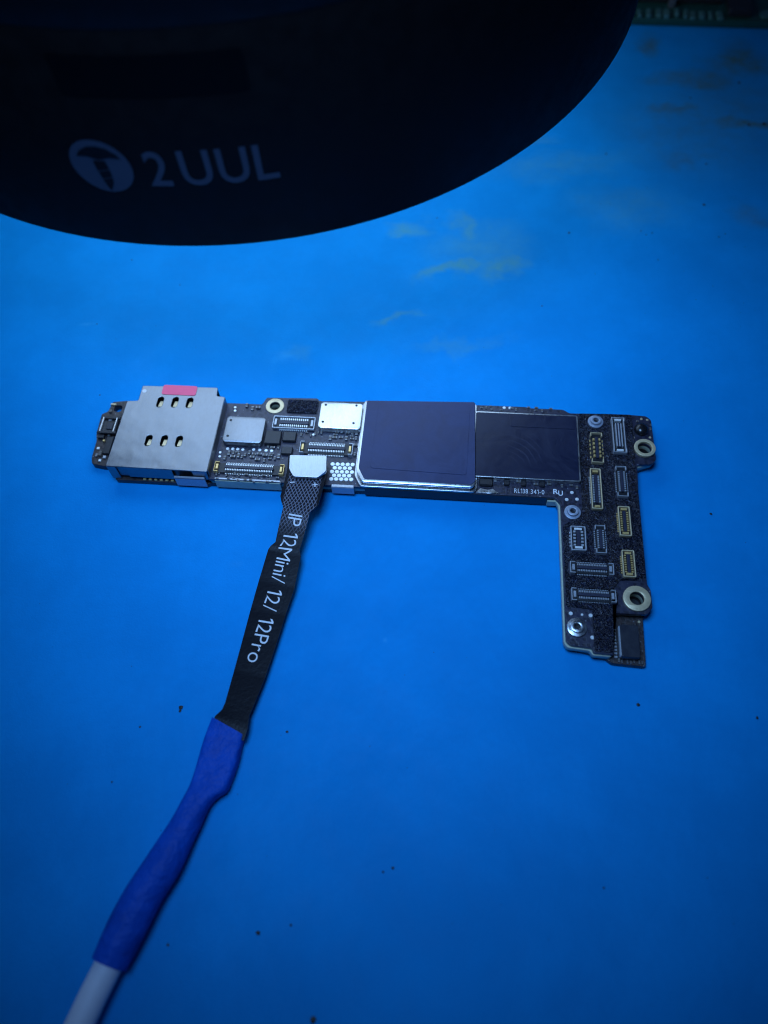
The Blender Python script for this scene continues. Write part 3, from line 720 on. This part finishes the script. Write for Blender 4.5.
for k in (0, -1):
    for j in range(NX): bm.faces.new((top[k][j], bot[k][j], bot[k][j + 1], top[k][j + 1]))
for f in bm.faces:
    for l in f.loops: l[uv].uv = info[l.vert]
flex = build('ribbon', bm, 'ribbon', cable, True)
def nearest_s(px, py):
    best = None
    for i in range(600):
        s = cum[-1] * i / 599; p, _ = ribbon_at(s, .5); q = at(px, py, p.z) - co
        d = (q - p).length
        if best is None or d < best[0]: best = (d, s)
    return best[1]
s0 = nearest_s(296, 514.5); s1_ = nearest_s(249.5, 662)
bm = fit_bm(glyphs('IP 12Mini/ 12/ 12Pro', gap=.085, bold=-.008), s0, s1_, 0, 1); subdivide_long(bm, .6)
for v in bm.verts:
    s, y = v.co.x, v.co.y; p, wdt = ribbon_at(s, .5); p, _ = ribbon_at(s, .5 + (-.92 + (y * 2.05)) / wdt); v.co = p + Vector((0, 0, .015))
tag(build('lettering', bm, 'ink', flex), kind='stuff')
for c, horiz in (((292.5, 482.3), 1), ((315, 484.8), 2)):
    s = nearest_s(*c); p = at(*c, 4.32) - co; bm = bmesh.new()
    add_box(bm, p.x, p.y, 4.36 - .02, .75, .14, .03, 0)
    if horiz == 2: add_box(bm, p.x, p.y, 4.36 - .018, .14, .75, .03, 0)
    build('plus_mark' if horiz == 2 else 'minus_mark', bm, 'ink', flex)
pl = [at(*q, 5.0) - co for q in ((289.6, 454.6), (327, 455.4), (326.2, 471.2), (317.5, 477.6), (293, 476.4), (288.8, 468.8))]
plate('stiffener_plate', 'plate', cable, rounded([(p.x, p.y) for p in pl], .28), 4.42, 5.0, (), .08)
q = (at(309, 466, 3.4) - co); bm = bmesh.new(); add_box(bm, q.x, q.y, 3.35, 4.6, 2.2, 1.7, .1, -TB); build('plug', bm, 'plastic', cable)

def loft(name, m, parent, secs, seg=28):
    bm = bmesh.new(); rings = []
    for c, ax, hw, hh, ex in secs:
        ring_ = []
        for i in range(seg):
            a = 2 * pi * i / seg; ca, sa = cos(a), sin(a)
            x = math.copysign(abs(ca) ** ex, ca) * hw; z = math.copysign(abs(sa) ** ex, sa) * hh
            ring_.append(bm.verts.new(c + ax * x + Vector((0, 0, z))))
        rings.append(ring_)
    for a, b in zip(rings, rings[1:]):
        for i in range(seg): bm.faces.new((a[i], a[(i + 1) % seg], b[(i + 1) % seg], b[i]))
    bm.faces.new(rings[0]); bm.faces.new(rings[-1][::-1])
    return build(name, bm, m, parent, True)
sl = [((213, 718.5), (244, 736), 1.0, .35), ((208.5, 730), (241, 750), 1.0, .35), ((203.5, 744), (237.5, 764), 1.05, .4), ((197.5, 765), (232, 780), 1.1, .45), ((193.5, 778), (226.5, 791.5), 1.2, .5),
      ((189, 789), (217, 798), 1.3, .6), ((183, 800), (209, 807), 1.4, .7), ((173.5, 817), (201, 825), 1.5, .8), ((163, 833), (193, 842), 1.6, .9), ((144, 861), (179, 873), 1.8, 1), ((125, 890), (161, 902), 1.95, 1), ((108, 922), (144, 936), 2.0, 1), ((93, 957), (125, 971.5), 2.0, 1)]
def dense(sl, k=4):
    out = []
    for i in range(len(sl) - 1):
        for j in range(k):
            t = j / k; p0, p1, p2, p3 = (sl[max(0, min(len(sl) - 1, i + d))] for d in (-1, 0, 1, 2))
            cr = lambda a, b, c, d: .5 * (2 * b + (c - a) * t + (2 * a - 5 * b + 4 * c - d) * t * t + (3 * b - a - 3 * c + d) * t ** 3)
            out.append((tuple(cr(*(q[0][m_] for q in (p0, p1, p2, p3))) for m_ in (0, 1)), tuple(cr(*(q[1][m_] for q in (p0, p1, p2, p3))) for m_ in (0, 1)), cr(*(q[2] for q in (p0, p1, p2, p3))), cr(*(q[3] for q in (p0, p1, p2, p3)))))
    return out + [sl[-1]]
secs = []
for a, b, hh, ex in dense(sl):
    zc = hh + .12 + max(0, (1.1 - hh)) * .5
    A, B_ = at(*a, zc) - co, at(*b, zc) - co
    secs.append(((A + B_) / 2, (B_ - A).normalized(), (B_ - A).length / 2, hh, ex))
e = secs[-1]; secs.append((e[0] + (secs[-2][0] - e[0]) * .05, e[1], e[2] * .84, e[3] * .84, 1)); secs.append((e[0] + (secs[-3][0] - e[0]) * .8, e[1], e[2] * .82, e[3] * .82, 1))
loft('shrink_sleeve', 'sleeve', cable, secs)
wp = [at(118, 940, 2.1) - co, at(107, 968, 2.1) - co, at(93, 996, 2.1) - co, at(79, 1026, 2.0) - co]
d = (wp[-1] - wp[-2]).normalized()
wp += [wp[-1] + d * k + Vector((k * k * -.004, 0, -.15)) for k in (10, 25, 45, 70)]
wsec = []
for i, p in enumerate(wp):
    t = (wp[min(i + 1, len(wp) - 1)] - wp[max(i - 1, 0)]); t.z = 0; t.normalize()
    wsec.append((p, Vector((-t.y, t.x, 0)), 1.55, 1.55, 1))
loft('wire', 'wire', cable, wsec)

# ================================================================== green board at the far edge of the mat
a, b = at(640, 21, 1.0), at(768, 25, 1.0); ang = math.atan2(b.y - a.y, b.x - a.x)
gb = tag(empty('green_circuit_board', (a.x, a.y, 0), (0, 0, ang)), 'dim green circuit board with a row of tinned edge fingers beyond the lamp', 'circuit board')
plate('substrate', 'green', gb, rrect(22, 20, 64, 40, 1), .1, 1.6, (), .1)
rnd_g = random.Random(11)
for i in range(14):
    box('edge_finger', 'teal', gb, -8 + i * 1.95 + rnd_g.uniform(-.25, .25), 1.5 + rnd_g.uniform(-.3, .3), 1.6, rnd_g.uniform(.7, 1.25), rnd_g.uniform(2.0, 3.2), rnd_g.uniform(.4, 1.0), .1, rnd_g.uniform(-.12, .12))
box('chip', 'chip', gb, 21.5, 5, 1.6, 5.0, 7, 1.6, .2)
box('chip', 'chip', gb, 8, 8.0, 1.6, 20, 3, 1.2, .2)
for i in range(34):
    box('board_component', ('chip', 'teal', 'cap', 'plastic', 'tin')[i % 5], gb, rnd_g.uniform(-8, 52), rnd_g.uniform(4, 30), 1.6, rnd_g.uniform(.8, 3.0), rnd_g.uniform(.8, 2.4), rnd_g.uniform(.5, 1.6), .1, rnd_g.choice((0, pi / 2)))
c = (29, 3.2); plate('solder_area', 'teal', gb, rrect(29.5, 3.0, 7, 3.2, 1), 1.6, 1.75, (), .03)

# ================================================================== specks of dirt on the mat
bm = bmesh.new(); rnd = random.Random(3)
spots = [(181, 708, .45), (180, 711, .3), (140, 727, .2), (287, 732, .25), (258, 933, .42), (168, 945, .25), (313, 1020, .5), (437, 218, .2), (569, 233, .35), (704, 205, .4), (641, 231, .2), (646, 235, .22), (652, 233, .2), (719, 237, .25), (725, 234, .2), (606, 154, .32),
         (706, 164, .3), (690, 98, .35), (739, 83, .5), (749, 125, .45), (764, 124, .5), (638, 705, .35), (757, 718, .3), (711, 514, .3), (112, 782, .2), (291, 925, .2), (180, 285, .18), (132, 260, .2), (542, 306, .2), (658, 260, .2), (604, 888, .2), (393, 868, .25), (97, 324, .2), (100, 395, .2), (383, 872, .2)]
spots += [(rnd.uniform(20, 760), rnd.uniform(60, 1015), rnd.uniform(.04, .09)) for _ in range(60)] + [(rnd.uniform(560, 765), rnd.uniform(60, 330), rnd.uniform(.05, .12)) for _ in range(40)]
for x, y, r in spots:
    r *= .66
    p = at(x, y)
    v = bmesh.ops.create_icosphere(bm, subdivisions=1, radius=r)['verts']
    for q in v: q.co = Vector((q.co.x * rnd.uniform(.7, 1.4), q.co.y * rnd.uniform(.7, 1.4), q.co.z * rnd.uniform(.3, .6)))
    bmesh.ops.translate(bm, vec=(p.x, p.y, r * .2), verts=v)
tag(build('crumbs', bm, 'grime'), 'dark burnt crumbs and specks scattered over the blue mat', kind='stuff')
